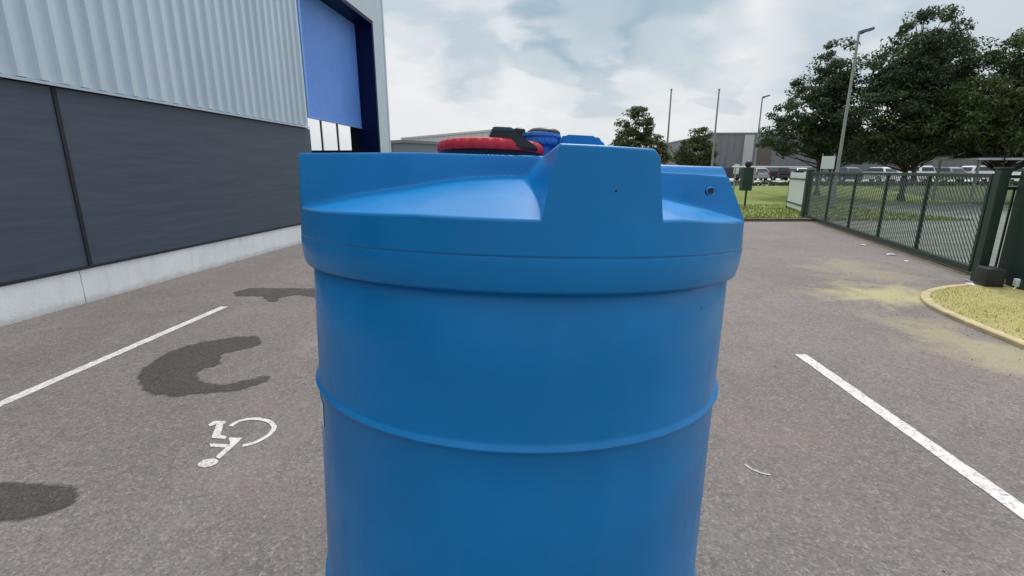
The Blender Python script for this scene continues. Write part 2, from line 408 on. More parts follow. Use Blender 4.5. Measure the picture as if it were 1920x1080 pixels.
# tufts on the moss island and little dirt clods at the kerb
def tufts(name, n, place, mat, h, label=None):
    bm = B()
    for i in range(n):
        x, y, z = place(); a = random.random() * 6.28; hh = h * random.uniform(.5, 1.3); wv = hh * .35
        for k in range(3):
            b2 = a + k * 2.1; dx, dy = cos(b2), sin(b2); lean = random.uniform(.1, .6) * hh
            v = [bm.verts.new((x - dy * wv * .3, y + dx * wv * .3, z)), bm.verts.new((x + dy * wv * .3, y - dx * wv * .3, z)), bm.verts.new((x + dx * lean, y + dy * lean, z + hh))]
            bm.faces.new(v)
    return tag(obj(name, bm, mat), kind='stuff', label=label)
def on_island():
    while True:
        i = random.randrange(8, nI - 1); x, y = KP[i]; t = random.random() ** 1.3
        return (x + .06 + (9.2 - x) * t, y + random.uniform(-.2, .2), .044)
tufts('grass_tufts', 3800, on_island, M['moss'], .022, 'short yellowed tufts on the mossy island inside the pale kerb')
tufts('verge_tufts', 9000, lambda: (random.uniform(6.5, 17), 17.65 + 8.5 * random.random() ** 1.5, .008), M['grass'], .07, 'short green blades on the verge beyond the dark kerb')

# ------------------------------------------------------------------ road markings and wet patches
def marking(name, pts_list, label, cat, z=.004, group=None, mat=None, kind=None):
    bm = B()
    for pts in pts_list: poly(bm, pts, z)
    for f in bm.faces:
        if f.normal.z < 0: f.normal_flip()
    bm.normal_update()
    for f in bm.faces:
        if f.normal.z < 0: f.normal_flip()
    return tag(obj(name, bm, mat or M['paint']), label, cat, group, kind)
def ragged(a, b, wd, step=.05, amp=.004):
    a, b = Vector(a), Vector(b); d = b - a; n = max(2, int(d.length / step)); q = Vector((-d.y, d.x)).normalized()
    l = [a + d * i / n + q * (wd / 2 + random.uniform(-amp, amp)) for i in range(n + 1)]
    r = [a + d * i / n - q * (wd / 2 + random.uniform(-amp, amp)) for i in range(n + 1)]
    return [tuple(v) for v in l + r[::-1]]
marking('parking_line', [ragged((-4.25, -.2), (-3.91, 6.26), .105)], 'white parking line on the asphalt beside the dark grey wall', 'road marking', group='parking bay lines')
marking('parking_line', [ragged((2.66, .2), (2.905, 4.52), .115)], 'white parking line on the asphalt between the blue tank and the yellow mossy island', 'road marking', group='parking bay lines')

def px(x, y):           # where a pixel's ray meets the ground (used to measure the marks that lie flat on it)
    u, fy, vz = pix(x, y); t = -1.8 / vz; return (u * t, fy * t)
# wheelchair symbol
def stroke(p0, p1, wd): return ragged(px(*p0), px(*p1), wd, .03, .0015)
wheel = [(432, 800), (445, 792), (462, 787), (480, 786), (496, 788), (508, 793), (514, 801), (511, 809), (503, 817), (490, 825), (474, 832), (455, 836.5)]
wpts = smoothline([px(*q) for q in wheel], 4)
def ribbon(pts, wd):
    L, Rr = [], []
    for i, p in enumerate(pts):
        a = Vector(pts[max(i - 1, 0)]); b = Vector(pts[min(i + 1, len(pts) - 1)]); d = (b - a).normalized(); q = Vector((-d.y, d.x)) * wd / 2
        L.append(tuple(Vector(p) + q)); Rr.append(tuple(Vector(p) - q))
    return L + Rr[::-1]
bm = B()
wl = ribbon(wpts, .034); n = len(wpts)
for i in range(n - 1):
    vs = [bm.verts.new((*wl[i], .004)), bm.verts.new((*wl[i + 1], .004)), bm.verts.new((*wl[2 * n - 2 - i], .004)), bm.verts.new((*wl[2 * n - 1 - i], .004))]; bm.faces.new(vs)
def solid(pts):
    bm.faces.new([bm.verts.new((*px(*q), .004)) for q in pts])
solid([(390, 797), (402, 790), (425, 790), (422, 795.5), (406, 796.5), (394, 800)])
solid([(406, 796.6), (419, 795.6), (414, 816), (397, 820)])
solid([(397, 820.2), (414, 816.2), (425, 819), (423, 824), (397, 822)])
solid([(393, 832), (428, 834), (424, 840), (395, 838.5)])
solid([(429, 821.5), (454, 821.5), (447, 830), (412, 861), (404, 858), (432, 832)])
hx, hy = px(390, 869)
hp = []
for k in range(24):
    a = 2 * pi * k / 24; hp.append((390 + 19 * cos(a), 869 + 7.5 * sin(a) - 3.5 * cos(a)))
solid(hp)
for f in bm.faces:
    f.normal_update()
    if f.normal.z < 0: f.normal_flip()
tag(obj('wheelchair_symbol', bm, M['paint']), 'white wheelchair symbol painted on the asphalt by the tank', 'road marking')

marking('worn_marking', [ribbon([px(1396, 871), px(1410, 881), px(1428, 888), px(1444, 891)], .016)], 'short faded white scrape on the asphalt beside the tank', 'road marking', mat=M['worn'])
def patch(name, outline, label, rough=.03, holes=None):
    """an irregular wet patch: outline in photo pixels measured on the ground"""
    pts = smoothline([px(*q) for q in outline] + [px(*outline[0])], 10)[:-1]
    pp = []
    for i, (x, y) in enumerate(pts):
        k = noise.noise(Vector((x * 9, y * 9, 3))) * rough + noise.noise(Vector((x * 31, y * 31, 5))) * rough * .5
        a = Vector(pts[i - 1]); b = Vector(pts[(i + 1) % len(pts)]); d = (b - a).normalized()
        pp.append((x - d.y * k, y + d.x * k))
    n = len(pp); cx_ = sum(p[0] for p in pp) / n; area = sum(pp[i][0] * pp[(i + 1) % n][1] - pp[(i + 1) % n][0] * pp[i][1] for i in range(n)); sg = 1 if area > 0 else -1
    b_ = B(); lay = b_.verts.layers.float.new('wet'); core = [b_.verts.new((x, y, .004)) for x, y in pp]; rim = []
    for i in range(n):
        a = Vector(pp[i - 3]); b = Vector(pp[(i + 3) % n]); d = (b - a).normalized() * sg
        rim.append(b_.verts.new((pp[i][0] + d.y * .045, pp[i][1] - d.x * .045, .004)))
    b_.faces.new(core)
    for i in range(n): b_.faces.new((core[i], rim[i], rim[(i + 1) % n], core[(i + 1) % n]))
    for v in core: v[lay] = 1.0
    for f in b_.faces:
        f.normal_update()
        if f.normal.z < 0: f.normal_flip()
    tag(obj(name, b_, M['wet']), label, 'wet patch', 'wet patches on the asphalt')
patch('wet_patch', [(262, 706), (290, 680), (325, 660), (375, 644), (440, 634), (478, 633), (484, 645), (452, 655), (415, 664), (402, 684), (380, 690), (362, 704), (372, 718), (420, 722), (470, 714), (497, 708), (490, 718), (440, 731), (380, 735), (330, 741), (285, 734)],
      'hook shaped dark wet patch between parking line and wheelchair symbol', .035)
patch('wet_patch', [(440, 549), (470, 542), (530, 541), (590, 542), (640, 546), (640, 560), (560, 553), (530, 557), (510, 565), (495, 556), (450, 554)], 'thin dark wet patch at the far end of the left parking line', .05)
patch('wet_patch', [(-60, 925), (-20, 911), (40, 911), (95, 915), (132, 924), (120, 943), (85, 961), (30, 970), (-40, 970)], 'rounded dark wet patch nearest the lower left corner of the photo', .03)

# ------------------------------------------------------------------ the blue tank
def build_tank():
    t = thing('water_tank', 'tall blue plastic tank with moulded lid standing in the parking bay', 'storage tank', (-.0187, 1.345, .035))
    wv = Vector((.028, .060, 0)); wv.z = sqrt(1 - wv.length_squared)
    u = Vector((0, 1, 0)).cross(wv).normalized(); v = wv.cross(u)
    t.rotation_euler = Matrix((u, v, wv)).transposed().to_euler()
    D = .035                                              # heights below were measured from the yard; the tank's foot is that much higher
    # barrel
    prof = [(.0, .0), (.50, .0), (.545, .008), (.565, .03), (.573, .07), (.578, .12)]
    def rib(z, r, h=.010):
        return [(r, z - .016), (r + .0015, z - .010), (r + h * .85, z - .006), (r + h, z - .002), (r + h * .80, z + .0015), (r + h * .25, z + .0065), (r + .001, z + .009), (r, z + .014)]
    prof += [(.578, .3)] + rib(.62 - D, .578) + [(.578, .9), (.578, 1.1)] + rib(1.2345 - D, .5785) + [(.5795, 1.35), (.580, 1.5), (.580, 1.528 - D), (.574, 1.540 - D), (.570, 1.552 - D)]
    prof = [(r, z) for r, z in prof if not (r == .580 and z == 1.5)]
    bm = B(); lathe(bm, prof[1:], 192)
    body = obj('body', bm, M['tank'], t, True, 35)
    # lid
    bm = B(); NT = 1080; RO = .603; ztop = 1.815 - D; zl = 1.684 - D
    sides = [R(-91), R(28), R(149)]
    def smax(a, b, k=.007):
        h = np.maximum(k - np.abs(a - b), 0) / k; return np.maximum(a, b) + h * h * k / 4
    def smin(a, b, k=.007): return -smax(-a, -b, k)
    def st_(x): x = np.clip(x, 0, 1); return x * x * (3 - 2 * x)
    def height(x, y):
        r = np.sqrt(x * x + y * y); z = np.full_like(x, ztop)
        for si, a in enumerate(sides):
            # turned so that this side faces -Y
            b = -pi / 2 - a + R(-1); X = x * cos(b) - y * sin(b); Y = x * sin(b) + y * cos(b)
            zt = ztop - (.027 if si == 0 else 0) * st_((X - .222) / .03) * st_((-Y - .225) / .03)
            dc = -Y - (.352 if si == 0 else .44); dl = -(X + .256) * .334 + dc * .943 if si == 0 else dc; dr = (X - .30) * .311 + dc * .95 if si == 0 else dc
            d = smax(smax(dc, dl, .004), dr, .004)
            wall = zt - 8.0 * d
            cone = RO - r
            f = smin(smin(RO + Y, RO - (X * cos(R(-131)) + Y * sin(R(-131))), .006), RO - (X * cos(R(-30)) + Y * sin(R(-30))), .006)
            fl = zl + .35 * (.82 * cone + .18 * f)
            e = .037 + .05 * (-.36 - Y); w2 = zt - (1.25 + 3.8 * st_((-Y - .36) / .22)) * (e - X)
            w3 = ztop - 7.0 * (X - .236)
            lug = np.where(X < .14, w2, w3)
            zz = smax(smax(wall, lug, .007), fl, .009)
            z = np.minimum(z, np.where(Y < -.15, smin(zt, zz, .010), 9.))
        return z
    FR = .0060
    def outer(th, z):     # the shoulder leans in a little on the tank's right side
        return 1 - .10 * st_((np.cos(th + R(5)) - .80) / .15) * np.maximum(0, (z - zl) / (ztop - zl))
    th = np.concatenate([np.arange(-200, 20, .16), np.arange(20, 160, .8)]) * pi / 180; NT = len(th)
    rr = list(np.arange(.03, .27, .03)) + list(np.arange(.27, RO - .0085, .0021)) + [RO - .0075, RO - .006, RO - .0042, RO - .0026, RO - .0013, RO - .0004, RO]
    rings = []; norms = []
    for r in rr:
        z = height(r * np.cos(th), r * np.sin(th))
        if r > RO - FR: z = z - (FR - sqrt(max(0, FR * FR - (r - RO + FR) ** 2)))
        h_ = .0012; X_, Y_ = r * np.cos(th), r * np.sin(th)
        gx_ = (height(X_ + h_, Y_) - height(X_ - h_, Y_)) / (2 * h_); gy_ = (height(X_, Y_ + h_) - height(X_, Y_ - h_)) / (2 * h_)
        if r > RO - FR:
            tt = r - RO + FR; k_ = -min(tt / sqrt(max(1e-12, FR * FR - tt * tt)), 200.); gx_ = gx_ + k_ * np.cos(th); gy_ = gy_ + k_ * np.sin(th)
        norms.append(np.stack([-gx_, -gy_, np.ones(NT)], 1))
        q = r * outer(th, z); rings.append(np.stack([q * np.cos(th), q * np.sin(th), z], 1))
    zb = [zl - .030, 1.6215 - D, 1.6185 - D, 1.6165 - D, 1.6145 - D, 1.600 - D, 1.580 - D, 1.566 - D, 1.556 - D, 1.5495 - D, 1.547 - D]
    rb = [.6045, .6060, .6056, .6038, .6064, .6058, .6040, .6015, .5990, .5965, .570]
    def radn(nz): norms.append(np.stack([np.cos(th), np.sin(th), np.full(NT, nz)], 1))
    zt_ = rings[-1][:, 2].copy()
    for f_ in (.33, .66):
        z = zt_ + (zb[0] - zt_) * f_; q = (.603 + .0015 * f_) * outer(th, z); radn(0.0); rings.append(np.stack([q * np.cos(th), q * np.sin(th), z], 1))
    for z, r, nz in zip(zb, rb, (0, 0, -.7, .7, .05, -.05, -.1, -.2, -.25, -1.5, -8)): radn(nz); rings.append(np.stack([r * np.cos(th), r * np.sin(th), np.full(NT, z)], 1))
    V = np.concatenate([np.array([[0, 0, ztop]])] + rings); F_ = [(0, 1 + k, 1 + (k + 1) % NT) for k in range(NT)]
    for i in range(len(rings) - 1):
        a = 1 + i * NT; b = a + NT
        F_ += [(a + k, b + k, b + (k + 1) % NT, a + (k + 1) % NT) for k in range(NT)]
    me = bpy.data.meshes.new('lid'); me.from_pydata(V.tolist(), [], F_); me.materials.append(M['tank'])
    me.polygons.foreach_set('use_smooth', [True] * len(me.polygons))
    NV = np.concatenate([np.array([[0, 0, 1.]])] + norms); NV /= np.linalg.norm(NV, axis=1)[:, None]
    me.normals_split_custom_set_from_vertices(NV.tolist())
    lid = bpy.data.objects.new('lid', me); COL.objects.link(lid); lid.parent = t
    # small moulded hole in the lug and a bolt hole in the pocket wall
    def disc_on(name, p, nrm_, r, mat, par, depth=.004):
        b_ = B(); p = Vector(p); n_ = Vector(nrm_).normalized(); cyl(b_, p - n_ * .006, p + n_ * depth, r, r * .85, 20); return obj(name, b_, mat, par, True, 40)
    a = R(-75.2); disc_on('pin_hole', (.603 * cos(a), .603 * sin(a), 1.738 - D), (cos(a), sin(a), 0), .0028, M['black'], lid, .001)
    b_ = B(); 
    for k in range(20):
        pass
    tube(b_, [(.413 + .011 * cos(q), -.3665 + .0012 * sin(q), 1.748 - D + .0085 * sin(q)) for q in [2 * pi * i / 24 for i in range(25)]], .0016, 6)
    obj('hole_rim', b_, M['tank'], lid, True)
    disc_on('bolt_hole', (.411, -.362, 1.749 - D), (0, -1, .18), .009, M['black'], lid, .003)
    # sticker on the barrel's left flank
    b_ = B(); a0, a1 = R(-166), R(-149.5); z0, z1 = 1.125 - D, 1.19 - D; g = []
    for i in range(9):
        a = a0 + (a1 - a0) * i / 8; g.append([b_.verts.new((.5796 * cos(a), .5796 * sin(a), z)) for z in (z0, z1)])
    for p, q in zip(g, g[1:]): b_.faces.new((p[0], q[0], q[1], p[1]))
    obj('sticker', b_, M['sticker'], t)
    # faint moulded scratch
    b_ = B(); a0, a1 = R(-48), R(-41)
    tube(b_, [(.5802 * cos(a0 + (a1 - a0) * i / 8), .5802 * sin(a0 + (a1 - a0) * i / 8), 1.497 - D + .0035 * i / 8) for i in range(9)], .0008, 5)
    obj('scratch', b_, M['tankcap'], t, True)
    # red screw lid with its black gasket
    b_ = B(); lathe(b_, [(.138, 1.80 - D), (.142, 1.815 - D), (.145, 1.838 - D), (.150, 1.846 - D), (.147, 1.850 - D)], 64, (-.095, .01)); obj('gasket', b_, M['black'], t, True, 40)
    b_ = B()
    lathe(b_, [(.148, 1.847 - D), (.153, 1.849 - D), (.155, 1.855 - D), (.154, 1.867 - D), (.149, 1.876 - D), (.138, 1.880 - D), (.11, 1.879 - D), (.08, 1.8795 - D), (.03, 1.880 - D)], 192, (-.095, .01), lambda th, z: 1 + (.010 if z > 1.852 - D and z < 1.877 - D else .003) * sin(th * 30))
    obj('screw_lid', b_, M['red'], t, True, 40)
    def prismy(P, y0, y1, bev):
        b_ = B(); f = b_.faces.new([b_.verts.new((x, y0, z - D)) for x, z in P]); r_ = bmesh.ops.extrude_face_region(b_, geom=[f])
        for q in r_['geom']:
            if isinstance(q, bmesh.types.BMVert): q.co.y = y1
        bmesh.ops.recalc_face_normals(b_, faces=b_.faces); bmesh.ops.bevel(b_, geom=list(b_.edges), offset=bev, segments=2, affect='EDGES'); return b_
    vh = obj('vent_housing', prismy([(-.093, 1.858), (-.094, 1.890), (-.086, 1.896), (-.018, 1.894), (.002, 1.880), (.038, 1.856), (.036, 1.852)], -.125, .03, .003), M['black'], t, True, 40)
    obj('vent_cap', prismy([(-.090, 1.8965), (-.089, 1.907), (-.082, 1.911), (-.032, 1.910), (-.020, 1.8965)], -.105, .02, .003), M['teal'], vh, True, 40)
    b_ = B(); lathe(b_, [(.040, 1.80 - D), (.042, 1.876 - D), (.058, 1.882 - D), (.061, 1.888 - D), (.058, 1.900 - D), (.062, 1.906 - D), (.060, 1.914 - D), (.050, 1.917 - D)], 96, (.053, .06), lambda th, z: 1 + (.015 if z > 1.884 - D else 0) * sin(th * 18)); bc = obj('filler_cap', b_, M['tankcap'], t, True, 40)
    b_ = B(); lathe(b_, [(.050, 1.9175 - D), (.049, 1.923 - D), (.038, 1.930 - D), (.015, 1.932 - D)], 48, (.062, .06)); obj('cap_top', b_, M['black'], bc, True, 50)
    b_ = B(); lathe(b_, [(.018, 1.8805 - D), (.018, 1.926 - D), (.012, 1.930 - D)], 24, (-.012, .05)); obj('valve_knob', b_, M['black'], t, True, 40)
    obj('raised_boss', prismy([(.10, 1.81), (.11, 1.905), (.125, 1.913), (.215, 1.911), (.235, 1.900), (.285, 1.81)], .02, .16, .008), M['tank'], t, True, 40)
    return t
build_tank()

# ------------------------------------------------------------------ the warehouse on the left
def build_warehouse():
    a = R(5.8)
    t = thing('warehouse', 'grey warehouse with corrugated cladding over dark panels and a tall blue shutter door', 'building', (-5.85, 7.49, 0), -a)
    # local frame: +Y runs along the wall away from the camera, +X is the outside
    s0, sd0, sd1, s1 = -21.0, 5.66, 10.42, 11.65; zc = 2.87; zt = 9.2; zo = 6.62
    jn = -.875
    for i, (p, q) in enumerate(((s0, -13.0), (-12.96, -6.95), (-6.91, jn - .02), (jn + .02, sd0 - .002))):
        bm = B(); box(bm, (-.30, p, .50), (0, q, zc - .02), .006); obj('wall_panel', bm, M['darkpanel'], t)
    bm = B(); box(bm, (-.29, s0, .50), (-.045, sd0 - .02, zc)); obj('wall_backing', bm, M['joint'], t)
    bm = B()
    box(bm, (-.02, jn - .028, .49), (.014, jn + .028, zc - .01), .003)
    obj('joint_cover', bm, M['joint'], t)
    bm = B(); box(bm, (-.30, s0, .468), (.022, sd0 - .004, .497), .003); obj('drip_edge', bm, M['joint'], t)
    for p, q in ((s0, -13.5), (-13.49, -7.3), (-7.29, -1.055), (-1.045, sd0 - .004)):
        bm = B(); box(bm, (-.30, p, -.3), (.006, q, .466), .004); obj('plinth', bm, M['plinth'], t)
    # corrugated cladding: real trapezoid ribs
    def corr(bm, y0, y1, z0, z1, pitch=.268, depth=.042):
        n = int((y1 - y0) / pitch) + 1; pts = []
        for i in range(n):
            b = y0 + i * pitch
            for f, dx in ((0, 0), (.42, 0), (.52, depth), (.86, depth), (.96, 0)):
                if b + f * pitch < y1: pts.append((dx, b + f * pitch))
        pts.append((0, y1)); lo = [bm.verts.new((x + .01, y, z0)) for x, y in pts]; hi = [bm.verts.new((x + .01, y, z1)) for x, y in pts]
        for k in range(len(pts) - 1): bm.faces.new((lo[k], lo[k + 1], hi[k + 1], hi[k]))
    bm = B(); corr(bm, s0, sd0 - .15, zc + .035, zt); box(bm, (-.28, s0, zc + .02), (-.01, sd0 - .16, zt - .02)); bmesh.ops.recalc_face_normals(bm, faces=bm.faces)
    obj('cladding', bm, M['clad'], t)
    bm = B(); box(bm, (-.28, s0, zc + .001), (.062, sd0 - .12, zc + .022), .002); box(bm, (.056, s0, zc - .012), (.062, sd0 - .12, zc + .0)); obj('lower_flashing', bm, M['trim'], t)
    bm = B(); box(bm, (-.30, sd0 - .005, zo + .12), (.03, sd1 + .12, zt)); 
    obj('wall_over_door', bm, M['trim'], t)
    bm = B(); box(bm, (-.28, sd1 + .121, -.3), (.028, s1 - .12, zt), .003)
    box(bm, (-.28, s1 - .118, -.3), (.040, s1, zt - .002), .003); obj('end_pier', bm, M['trim'], t)
    # door frame: light blue face strip, navy reveals
    bm = B(); box(bm, (-.62, sd0 - .10, zc + .30), (.05, sd0, zo + .118), .004); obj('door_jamb', bm, M['blueframe'], t)
    bm = B(); box(bm, (-.66, sd1, -.2), (.045, sd1 + .12, zo + .118), .004); obj('door_jamb', bm, M['navy'], t)
    bm = B(); box(bm, (-.655, sd0 + .002, zo), (.042, sd1 - .002, zo + .117), .004); obj('door_head', bm, M['navy'], t)
    # shutter, a curtain of slats let down half way
    sh_z = 3.30; bm = B(); n = 44; x0 = -.56
    pts = []
    for i in range(n):
        z = sh_z + (zo - sh_z) * i / n; h = (zo - sh_z) / n
        pts += [(x0 + .010, z), (x0 + .013, z + h * .5), (x0 + .010, z + h * .92), (x0 + .006, z + h * .96)]
    lo = [bm.verts.new((x, sd0 + .004, z)) for x, z in pts]; hi = [bm.verts.new((x, sd1 - .02, z)) for x, z in pts]
    for k in range(len(pts) - 1): bm.faces.new((lo[k], hi[k], hi[k + 1], lo[k + 1]))
    box(bm, (x0 - .03, sd0 + .004, sh_z), (x0 + .004, sd1 - .02, zo - .01)); bmesh.ops.recalc_face_normals(bm, faces=bm.faces)
    sh = obj('roller_shutter', bm, M['blueshut'], t)
    bm = B(); box(bm, (x0 - .035, sd0 + .004, sh_z - .06), (x0 + .025, sd1 - .02, sh_z - .001), .006); obj('bottom_bar', bm, M['blueframe'], sh)
    # the hall behind: floor lining, back wall, roof, open gable end with steel posts
    bm = B(); box(bm, (-16, s0, zt + .001), (.12, s1 + .1, zt + .2)); obj('roof', bm, M['roof'], t)
    bm = B(); box(bm, (-16, s0, -.3), (-15.8, s1, zt)); box(bm, (-15.79, s0, -.3), (-.31, s0 + .2, zt - .001)); obj('rear_wall', bm, M['inside'], t)
    bm = B(); box(bm, (-1.42, s1 - .25, -.3), (-.285, s1 - .002, zt - .002)); box(bm, (-15.79, s1 - .25, 5.2), (-1.421, s1 - .002, zt - .002)); box(bm, (-15.79, s1 - .25, -.3), (-1.421, s1 - .002, 2.55)); obj('end_wall', bm, M['inside'], t)
    for x in (-1.98, -2.62, -3.4, -4.6):
        bm = B(); box(bm, (x - .028, s1 - .17, 2.552), (x + .028, s1 - .1, 5.198)); obj('window_post', bm, M['post'], t)
    return t
build_warehouse()

# ------------------------------------------------------------------ far buildings
def slab_building(name, label, p, q, depth, h, wallm, roofm, z0=-.5, band=None, doors=()):
    p, q = Vector(p), Vector(q); d = q - p; L = d.length; t = thing(name, label, 'building', (p.x, p.y, 0), atan2(d.y, d.x))
    bm = B(); box(bm, (0, 0, z0), (L, depth, h - .25), .02)
    # vertical sheet seams as real shallow ribs on the front
    n = int(L / 1.2)
    for i in range(1, n): box(bm, (i * L / n - .03, -.04, z0), (i * L / n + .03, -.001, h - .3))
    obj('wall', bm, wallm, t)
    bm = B(); box(bm, (-.15, -.15, h - .249), (L + .15, depth + .15, h), .02); obj('roof', bm, roofm, t)
    for (x0, x1, za, zb, mt, nm) in doors:
        bm = B(); box(bm, (x0, -.16, za), (x1, -.045, zb), .01); obj(nm, bm, mt, t)
    return t
slab_building('warehouse_hall', 'long mid grey warehouse far beyond the trees', (36.5, 90), (112, 86), 40, 8.4, M['fargrey'], M['roof'],
              doors=((5.2, 6.9, 0, 8.0, M['farwhite'], 'pale_panel'), (7.6, 10.2, .3, 6.6, M['brownp'], 'brown_panel'), (2.3, 4.2, .3, 4.6, M['fargrey'], 'loading_door'), (16, 22, 4.2, 5.2, M['glass'], 'window'), (26, 32, 4.2, 5.2, M['glass'], 'window'), (36, 42, 4.2, 5.2, M['glass'], 'window')))
slab_building('factory_building', 'low pale flat roofed building on the horizon left of the red screw lid', (-17.6, 80), (-2.2, 64), 9, 6.9, M['farwhite'], M['farwhite'],
              doors=((4, 8, .2, 4, M['fargrey'], 'loading_door'), (14, 20, 3, 4.4, M['glass'], 'window')))
slab_building('low_building', 'small blue grey building beside the warehouse corner', (-12.5, 44), (-8.9, 41), 6, 4.25, M['midgrey'], M['fargrey'], doors=((.8, 1.9, 0, 2.1, M['fargrey'], 'door'),))

# canopy shelter beyond the gate's right end
t = thing('canopy', 'pale flat roofed canopy beyond the right end of the green gate', 'canopy', (24.9, 26.4, gz(26)), R(-3))
bm = B(); box(bm, (0, 0, 2.34), (9, 3.2, 2.46), .02); obj('roof', bm, M['white'], t)
bm = B()
f = bm.faces.new([bm.verts.new(q) for q in ((.6, .3, 2.461), (8.6, .3, 2.461), (8.6, 2.9, 2.461), (.6, 2.9, 2.461))]); g = bmesh.ops.extrude_face_region(bm, geom=[f])
for q in g['geom']:
    if isinstance(q, bmesh.types.BMVert): q.co.z = 2.95; q.co.x = 4.6 + (q.co.x - 4.6) * .8; q.co.y = 1.6 + (q.co.y - 1.6) * .3
bmesh.ops.recalc_face_normals(bm, faces=bm.faces)
obj('roof_lantern', bm, M['fargrey'], t)
for x in (.3, 4.4, 8.7):
    for y in (.3, 2.9):
        bm = B(); box(bm, (x - .05, y - .05, 0), (x + .05, y + .05, 2.338)); obj('post', bm, M['post'], t)

# ------------------------------------------------------------------ the green gate and its fence
def build_gate():
    ang = atan2(GD.y, GD.x); L = 10.66; Hh = 1.75
    t = thing('sliding_gate', 'long dark green sliding gate with diagonal mesh infill', 'gate', GA, ang)
    # local +X runs along the gate towards the camera
    bm = B(); box(bm, (0, -.035, Hh - .07), (L, .035, Hh), .006); obj('top_rail', bm, M['green'], t)
    bm = B(); box(bm, (0, -.05, .05), (L, .05, .16), .008); obj('bottom_rail', bm, M['green'], t)
    xs = [.04, 2.34, 4.47, 6.58, 8.58, 10.62]
    for x in xs:
        bm = B(); box(bm, (x - .035, -.03, .161), (x + .035, .03, Hh - .071), .004); obj('post', bm, M['green'], t)
    for a, b in zip(xs, xs[1:]):
        bm = B(); a += .036; b -= .036; z0, z1 = .162, Hh - .072; pitch = .115; r = .0095
        s = a - (z1 - z0)
        while s < b:
            # bar runs from (s, z1) down to (s + h, z0), clipped to the bay
            x0, za = s, z1; x1, zb = s + (z1 - z0), z0
            if x0 < a: za = z1 - (a - x0); x0 = a
            if x1 > b: zb = z0 + (x1 - b); x1 = b
            if x1 - x0 > .02: cyl(bm, (x0, 0, za), (x1, 0, zb), r, r, 5)
            s += pitch
        x = a + .06
        while x < b:
            cyl(bm, (x, .012, z0), (x, .012, z1), .0022, .0022, 4); x += .10
        obj('mesh_infill', bm, M['green'], t)
    return t
build_gate()
bm = B(); strip(bm, [(GA.x - .02 + GD.x * q, GA.y + GD.y * q) for q in (-.4, 5, 10.7)], .22, -.05, .015)
tag(obj('gate_track_path', bm, M['kerbd']), kind='structure')

def pillar(x, y, h, label, sx=.2, sy=.2, capw=.02):
    t = thing('gate_pillar', label, 'gate pillar', (x, y, 0), R(-17), 'green gate pillars')
    bm = B(); box(bm, (-sx / 2, -sy / 2, -.05), (sx / 2, sy / 2, h), .008); obj('shaft', bm, M['green'], t)
    bm = B(); box(bm, (-sx / 2 - capw, -sy / 2 - capw, h + .001), (sx / 2 + capw, sy / 2 + capw, h + .03), .006); obj('cap', bm, M['green'], t)
    bm = B(); box(bm, (-sx / 2 - .04, -sy / 2 - .04, -.05), (sx / 2 + .04, sy / 2 + .04, .03), .004); obj('base_plate', bm, M['post'], t)
pillar(11.55, 19.05, 1.80, 'dark green pillar where the far end of the gate closes', .22, .26)
pillar(13.75, 23.6, 1.78, 'thick dark green pillar left of the tilted white board', .34, .34)
pillar(7.64, 7.66, 1.82, 'dark green pillar guiding the near end of the gate', .13, .16)

t = thing('notice_board', 'large blank white board fixed between two dark green pillars', 'sign', (12.35, 20.45, 0), atan2(24.3 - 20.35, 13.75 - 12.35))
bm = B(); box(bm, (.05, -.02, .10), (3.7, .02, 1.70), .008); obj('panel', bm, M['white'], t)
for z in (.3, 1.4):
    bm = B(); box(bm, (.05, .021, z), (3.7, .06, z + .06)); obj('rail', bm, M['green'], t)
for x in (.0, 3.72):
    bm = B(); box(bm, (x - .03, -.03, 0), (x + .03, .03, 1.72)); obj('post', bm, M['green'], t)

# motor cabinet with the infill fence beside it
t = thing('motor_cabinet', 'tall solid dark green cabinet at the near end of the gate', 'cabinet', (7.84, 7.18, 0), R(-17))
bm = B(); box(bm, (-.10, -.22, .05), (.75, .42, 1.78), .012); obj('housing', bm, M['green'], t)
bm = B(); box(bm, (-.12, -.24, 1.781), (.77, .44, 1.81), .006); obj('cap', bm, M['green'], t)
bm = B(); box(bm, (-.13, -.25, -.05), (.78, .45, .049), .01); obj('base', bm, M['concrete'], t)
bm = B(); box(bm, (.26, -.231, .12), (.40, -.221, .62), .003); obj('warning_plate', bm, M['white'], t)
bm = B()
for i in range(5): box(bm, (.02, -.226, 1.2 + i * .05), (.22, -.2205, 1.22 + i * .05))
obj('vent_grille', bm, M['black'], t)
t = thing('fence_panel', 'narrow green bar fence panel between gate pillar and cabinet', 'fence', (7.70, 7.80, 0), atan2(-.10, .40))
for z in (.2, 1.5, 1.68):
    bm = B(); box(bm, (0, -.02, z), (.55, .02, z + .05)); obj('rail', bm, M['green'], t)
for i in range(5):
    bm = B(); box(bm, (.05 + .11 * i - .012, -.012, .251), (.05 + .11 * i + .012, .012, 1.499)); obj('bar', bm, M['green'], t)
t = thing('gate_motor', 'black rounded gate motor on the ground at the near pillar', 'gate motor', (7.50, 7.34, 0), R(-17))
bm = B(); box(bm, (-.12, -.16, .03), (.12, .16, .33), .03); obj('housing', bm, M['black'], t, True, 50)
bm = B(); box(bm, (-.18, -.22, -.02), (.18, .22, .029), .01); obj('base', bm, M['concrete'], t)
bm = B(); cyl(bm, (.141, 0, .12), (.19, 0, .12), .045, .045, 16); obj('cog', bm, M['post'], t)
t = thing('cable_box', 'small white cable box at the foot of the green cabinet', 'junction box', (7.72, 7.10, 0), R(-17))
bm = B(); box(bm, (-.05, -.05, .08), (.05, .04, .20), .012); obj('housing', bm, M['white'], t, True, 40)
